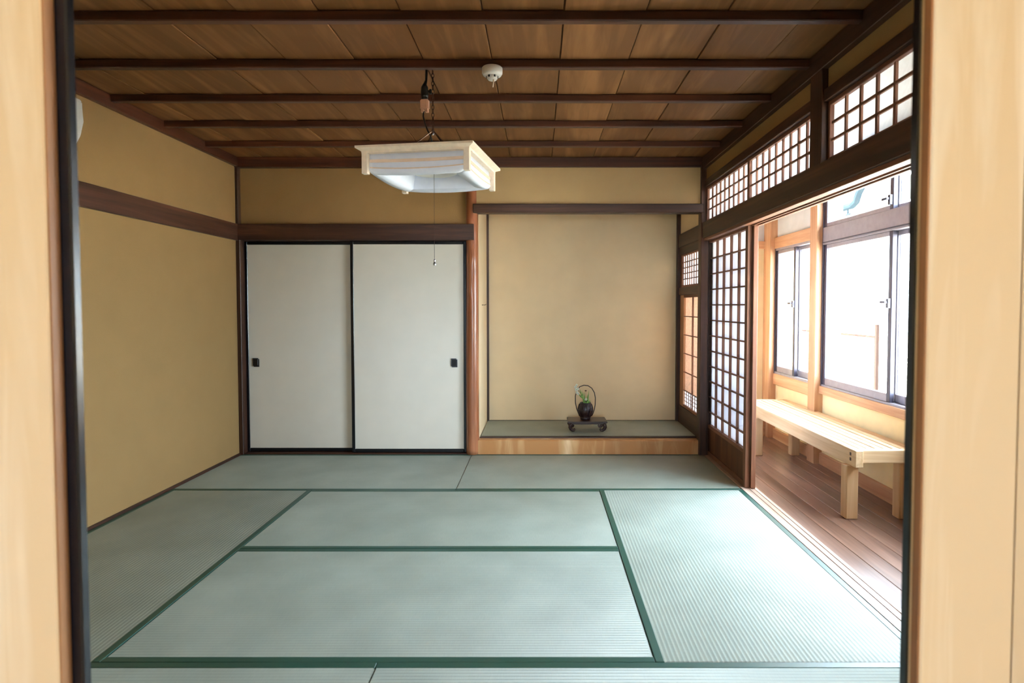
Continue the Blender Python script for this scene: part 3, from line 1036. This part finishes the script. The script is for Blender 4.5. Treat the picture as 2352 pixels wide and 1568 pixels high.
# supply cord with its bayonet socket and plug
cx_, cy_ = -0.040, -0.004
bm = bmesh.new()
tube(bm, [(cx_ + 0.010, cy_, htop), (cx_ + 0.008, cy_, 0.495), (cx_, cy_, 0.47)], [0.007, 0.006, 0.010], 8)
lpart('ceiling_cord', bm, 'black_plastic')
bm = bmesh.new()
lathe(bm, [(0.008, 0.478), (0.017, 0.462), (0.019, 0.440), (0.018, 0.418), (0.016, 0.412), (0.016, 0.402)], 16, (cx_, cy_, 0))
tube(bm, [(cx_ + 0.012, cy_, 0.443), (cx_ + 0.030, cy_, 0.440)], 0.006, 8)
add_box(bm, (cx_ + 0.026, cx_ + 0.034), (cy_ - 0.006, cy_ + 0.006), (0.428, 0.450))
lpart('socket', bm, 'black_plastic', smooth=False)
bm = bmesh.new()
add_box(bm, (cx_ - 0.021, cx_ + 0.021), (cy_ - 0.014, cy_ + 0.014), (0.352, 0.402))
bmesh.ops.bevel(bm, geom=bm.edges[:], offset=0.005, segments=2, affect='EDGES')
pl = lpart('plug', bm, 'beige_plastic')
bm = bmesh.new()
for sx in (-1, 1):
    add_box(bm, (cx_ + sx * 0.011 - 0.006, cx_ + sx * 0.011 + 0.006), (cy_ - 0.010, cy_ + 0.010), (0.340, 0.353))
lpart('plug_tail', bm, 'beige_plastic', pl)
bm = bmesh.new()
tube(bm, [(cx_ - 0.006, cy_, 0.345), (cx_ - 0.008, cy_, 0.32), (cx_, cy_, 0.285), (cx_ + 0.014, cy_, 0.25), (cx_ + 0.028, cy_, 0.225), (-0.004, 0, 0.19)], 0.0042, 8)
lpart('lamp_cord', bm, 'black_plastic', smooth=True)
bm = bmesh.new()
tube(bm, [(0.004, 0, 0.05), (0.004, 0, -0.385)], 0.0009, 5)
pc = lpart('pull_cord', bm, 'cord_brown')
bm = bmesh.new()
lathe(bm, [(0.002, -0.383), (0.005, -0.388), (0.004, -0.396), (0.007, -0.408), (0.006, -0.414)], 10, (0.004, 0, 0))
lpart('pull_knob', bm, 'steel', pc)

# ------------------------------------------------------------------ fire detector
sd = root('fire_detector', (2.236, 1.895, 2.385), 'round white fire detector on the ceiling batten', 'detector')


def at_local(name, bm, key, parent, smooth=True):
    me = mesh_from(bm)
    me.materials.append(mat_of(key))
    if smooth:
        for p in me.polygons:
            p.use_smooth = len(p.vertices) == 4
    o = bpy.data.objects.new(name, me)
    COL.objects.link(o)
    o.parent = parent
    return o


bm = bmesh.new()
lathe(bm, [(0.046, 0.0), (0.050, -0.004), (0.050, -0.028), (0.044, -0.038), (0.030, -0.042)], 32)
bd = at_local('housing', bm, 'white_plastic', sd)
bm = bmesh.new()
lathe(bm, [(0.028, -0.040), (0.026, -0.052), (0.020, -0.060), (0.008, -0.062)], 24)
at_local('sensor_dome', bm, 'white_plastic', sd)
for i in range(6):
    bm = bmesh.new()
    a = math.pi * i / 3
    add_box(bm, (-0.004, 0.004), (-0.0015, 0.0015), (-0.006, 0.006))
    bmesh.ops.rotate(bm, verts=bm.verts[:], cent=(0, 0, 0), matrix=Matrix.Rotation(a + math.pi / 2, 3, 'Z'))
    bmesh.ops.translate(bm, verts=bm.verts[:], vec=(0.0275 * math.cos(a), 0.0275 * math.sin(a), -0.046))
    at_local('vent_slot', bm, 'black_plastic', bd, False)
bm = bmesh.new()
tube(bm, [(0.008, -0.01, -0.058), (0.004, -0.012, -0.098)], 0.0032, 8)
at_local('test_rod', bm, 'lamp_wood', sd)

# ------------------------------------------------------------------ air conditioner on the side wall
ac = root('air_conditioner', (0.0, 1.575, 1.985), 'white wall air conditioner mostly hidden behind the door post', 'appliance')
bm = bmesh.new()
prism(bm, [(0.0, 0.0), (0.10, 0.0), (0.165, 0.03), (0.195, 0.085), (0.205, 0.15), (0.205, 0.245), (0.19, 0.262), (0.0, 0.262)], -0.36, 0.36)
bmesh.ops.bevel(bm, geom=bm.edges[:], offset=0.006, segments=2, affect='EDGES')
at_local('casing', bm, 'white_plastic', ac, False)
bm = bmesh.new()
prism(bm, [(0.108, 0.002), (0.162, 0.026), (0.166, 0.020), (0.112, -0.004)], -0.31, 0.31)
at_local('air_flap', bm, 'lamp_inner', ac, False)

# ------------------------------------------------------------------ display in the alcove
sx0, sy0, sz0 = 2.888, 4.20, 0.1245
st = root('display_stand', (sx0, sy0, sz0), 'small dark lacquered stand with scrolled legs on the alcove mat', 'stand')
bm = bmesh.new()
add_box(bm, (-0.172, 0.172), (-0.112, 0.112), (0.078, 0.094))
bmesh.ops.bevel(bm, geom=bm.edges[:], offset=0.004, segments=2, affect='EDGES')
at_local('top_board', bm, 'dark_lacquer_wood_x', st, False)
bm = bmesh.new()
add_box(bm, (-0.150, 0.150), (-0.094, 0.094), (0.066, 0.079))
at_local('apron', bm, 'dark_lacquer_wood_x', st, False)
for sxn in (-1, 1):
    for syn in (-1, 1):
        bm = bmesh.new()
        path = [(0.136, 0.074), (0.150, 0.060), (0.153, 0.042), (0.146, 0.024), (0.132, 0.013), (0.118, 0.013), (0.112, 0.022), (0.117, 0.030)]
        rr = [0.016, 0.0165, 0.016, 0.0145, 0.0125, 0.0105, 0.008, 0.006]
        tube(bm, [(sxn * px, syn * 0.086, pz) for px, pz in path], rr, 10)
        at_local('leg', bm, 'dark_lacquer_wood_z', st)

bk = root('flower_basket', (2.876, 4.195, sz0 + 0.094), 'dark woven flower basket with a tall hoop handle', 'basket')
bm = bmesh.new()
prof = [(0.040, 0.0), (0.045, 0.004), (0.046, 0.020), (0.044, 0.024), (0.056, 0.045), (0.066, 0.075), (0.066, 0.100), (0.058, 0.128), (0.048, 0.140), (0.048, 0.150), (0.040, 0.150), (0.040, 0.132), (0.034, 0.060)]
lathe(bm, prof, 32)
body = at_local('body', bm, 'basket_weave', bk)
for i in range(12):
    bm = bmesh.new()
    a = 2 * math.pi * i / 12
    tube(bm, [((r_ + 0.002) * math.cos(a + z_ * 1.5), (r_ + 0.002) * math.sin(a + z_ * 1.5), z_) for r_, z_ in prof[3:9]], 0.003, 5)
    at_local('weave_strand', bm, 'dark_lacquer_wood_z', body)
for z_, r_ in ((0.148, 0.047), (0.022, 0.046), (0.088, 0.068)):
    bm = bmesh.new()
    tube(bm, [(r_ * math.cos(t), r_ * math.sin(t), z_) for t in (2 * math.pi * i / 24 for i in range(25))], 0.0035, 6)
    at_local('hoop', bm, 'basket_weave', body)
bm = bmesh.new()
pts = [(-0.052, 0, 0.030), (-0.062, 0, 0.055), (-0.078, 0, 0.095), (-0.089, 0, 0.150), (-0.090, 0, 0.205), (-0.078, 0, 0.255), (-0.052, 0, 0.290), (-0.015, 0, 0.304),
       (0.022, 0, 0.300), (0.055, 0, 0.278), (0.078, 0, 0.240), (0.088, 0, 0.190), (0.086, 0, 0.130), (0.078, 0, 0.085), (0.066, 0, 0.050), (0.054, 0, 0.028)]
tube(bm, pts, 0.0042, 8)
at_local('handle', bm, 'dark_lacquer_wood_z', bk)


def blade(bm, base, tip, w, bend=0.01):
    base, tip = Vector(base), Vector(tip)
    d = tip - base
    side = d.cross(Vector((0, 1, 0.15))).normalized()
    nrm = d.cross(side).normalized()
    rows = []
    for i in range(7):
        s = i / 6
        ww = w * (math.sin(math.pi * min(1, 0.25 + 0.75 * s)) + 0.02)
        c = base + d * s + nrm * bend * math.sin(math.pi * s)
        rows.append([bm.verts.new(c - side * ww), bm.verts.new(c + nrm * 0.0012), bm.verts.new(c + side * ww), bm.verts.new(c - nrm * 0.0008)])
    for i in range(6):
        for kx in range(4):
            bm.faces.new((rows[i][kx], rows[i][(kx + 1) % 4], rows[i + 1][(kx + 1) % 4], rows[i + 1][kx]))
    bm.faces.new(rows[0][::-1])
    bm.faces.new(rows[-1])


def blossom(parent, c, r, n=5):
    for i in range(n):
        a = 2 * math.pi * i / n + random.random() * 0.4
        bm = bmesh.new()
        dirv = Vector((math.cos(a), -0.35, math.sin(a))).normalized()
        blade(bm, Vector(c), Vector(c) + dirv * r, r * 0.42, r * 0.15)
        at_local('petal', bm, 'petal_white', parent)
    bm = bmesh.new()
    bmesh.ops.create_icosphere(bm, subdivisions=1, radius=r * 0.28, matrix=Matrix.Translation(Vector(c) + Vector((0, -r * 0.3, 0))))
    at_local('blossom_centre', bm, 'leaf_green', parent)


bz = sz0 + 0.094 + 0.140
def spray(name, label, loc, cat='flower'):
    return root(name, loc, label, cat)


# arching white spray
f1 = spray('flower_spray', 'arching spray of small white flowers leaning out of the basket', (2.868, 4.195, bz))
bm = bmesh.new()
tube(bm, [(0, 0, -0.03), (-0.018, -0.004, 0.06), (-0.042, -0.008, 0.105), (-0.072, -0.012, 0.130)], [0.0025, 0.002, 0.0016, 0.001], 6)
at_local('stem', bm, 'stem_green', f1)
bm = bmesh.new()
tube(bm, [(-0.03, -0.006, 0.085), (-0.055, -0.006, 0.125), (-0.078, -0.006, 0.165)], [0.0016, 0.0012, 0.0008], 6)
at_local('stem', bm, 'stem_green', f1)
for c, r_ in (((-0.074, -0.014, 0.128), 0.013), ((-0.062, -0.014, 0.134), 0.012), ((-0.070, -0.012, 0.104), 0.012), ((-0.058, -0.012, 0.090), 0.010), ((-0.082, -0.008, 0.150), 0.011), ((-0.072, -0.008, 0.168), 0.009)):
    blossom(f1, c, r_ * 1.35)
for a, b in (((-0.012, -0.004, 0.04), (-0.044, -0.01, 0.132)), ((-0.020, -0.004, 0.05), (-0.058, -0.01, 0.096))):
    bm = bmesh.new()
    blade(bm, a, b, 0.006)
    at_local('leaf', bm, 'leaf_green', f1)

f2 = spray('leafy_stem', 'upright green leaf blades standing in the middle of the basket', (2.876, 4.20, bz), 'plant')
for a, b, w_ in (((-0.008, 0, -0.03), (-0.030, 0, 0.120), 0.006), ((0.0, 0, -0.03), (-0.014, 0.004, 0.112), 0.006), ((0.012, 0, -0.03), (0.030, 0, 0.118), 0.006), ((0.004, 0.004, -0.03), (0.020, 0.006, 0.085), 0.005)):
    bm = bmesh.new()
    blade(bm, a, b, w_)
    at_local('leaf', bm, 'leaf_green', f2)
bm = bmesh.new()
tube(bm, [(0.002, 0, -0.03), (0.004, -0.002, 0.05), (0.002, -0.004, 0.112)], [0.002, 0.0016, 0.0012], 6)
at_local('stem', bm, 'stem_green', f2)
bm = bmesh.new()
bmesh.ops.create_icosphere(bm, subdivisions=2, radius=0.008, matrix=Matrix.Translation((0.002, -0.004, 0.115)) @ Matrix.Diagonal((1.2, 1, 0.7, 1)))
at_local('bud', bm, 'bud_brown', f2)

f3 = spray('short_flower', 'short white blossom with small leaves at the basket rim', (2.884, 4.188, bz))
bm = bmesh.new()
tube(bm, [(0, 0, -0.03), (-0.004, -0.006, 0.02), (-0.006, -0.01, 0.040)], [0.002, 0.0018, 0.0015], 6)
at_local('stem', bm, 'stem_green', f3)
blossom(f3, (-0.006, -0.012, 0.042), 0.014)
for a, b in (((0, -0.004, 0.005), (0.038, -0.01, 0.030)), ((0, -0.004, 0.005), (0.020, -0.012, 0.044)), ((-0.002, -0.004, 0.0), (-0.036, -0.012, 0.022)), ((0, -0.006, 0), (0.008, -0.02, 0.026)), ((0, -0.006, 0), (-0.016, -0.02, 0.024))):
    bm = bmesh.new()
    blade(bm, a, b, 0.009, 0.006)
    at_local('leaf', bm, 'leaf_green', f3)

# small nail in the alcove side wall
hk = root('wall_hook', (1.966, 4.15, 1.232), 'tiny dark nail hook in the side wall of the alcove', 'hook')
bm = bmesh.new()
tube(bm, [(-0.006, 0, 0), (0.028, 0, 0.0), (0.036, 0, 0.008)], 0.0025, 6)
at_local('shank', bm, 'chain_metal', hk)
bm = bmesh.new()
lathe(bm, [(0.006, 0.0), (0.006, 0.002)], 10)
bmesh.ops.rotate(bm, verts=bm.verts[:], cent=(0, 0, 0), matrix=Matrix.Rotation(math.pi / 2, 3, 'Y'))
at_local('rosette', bm, 'chain_metal', hk)
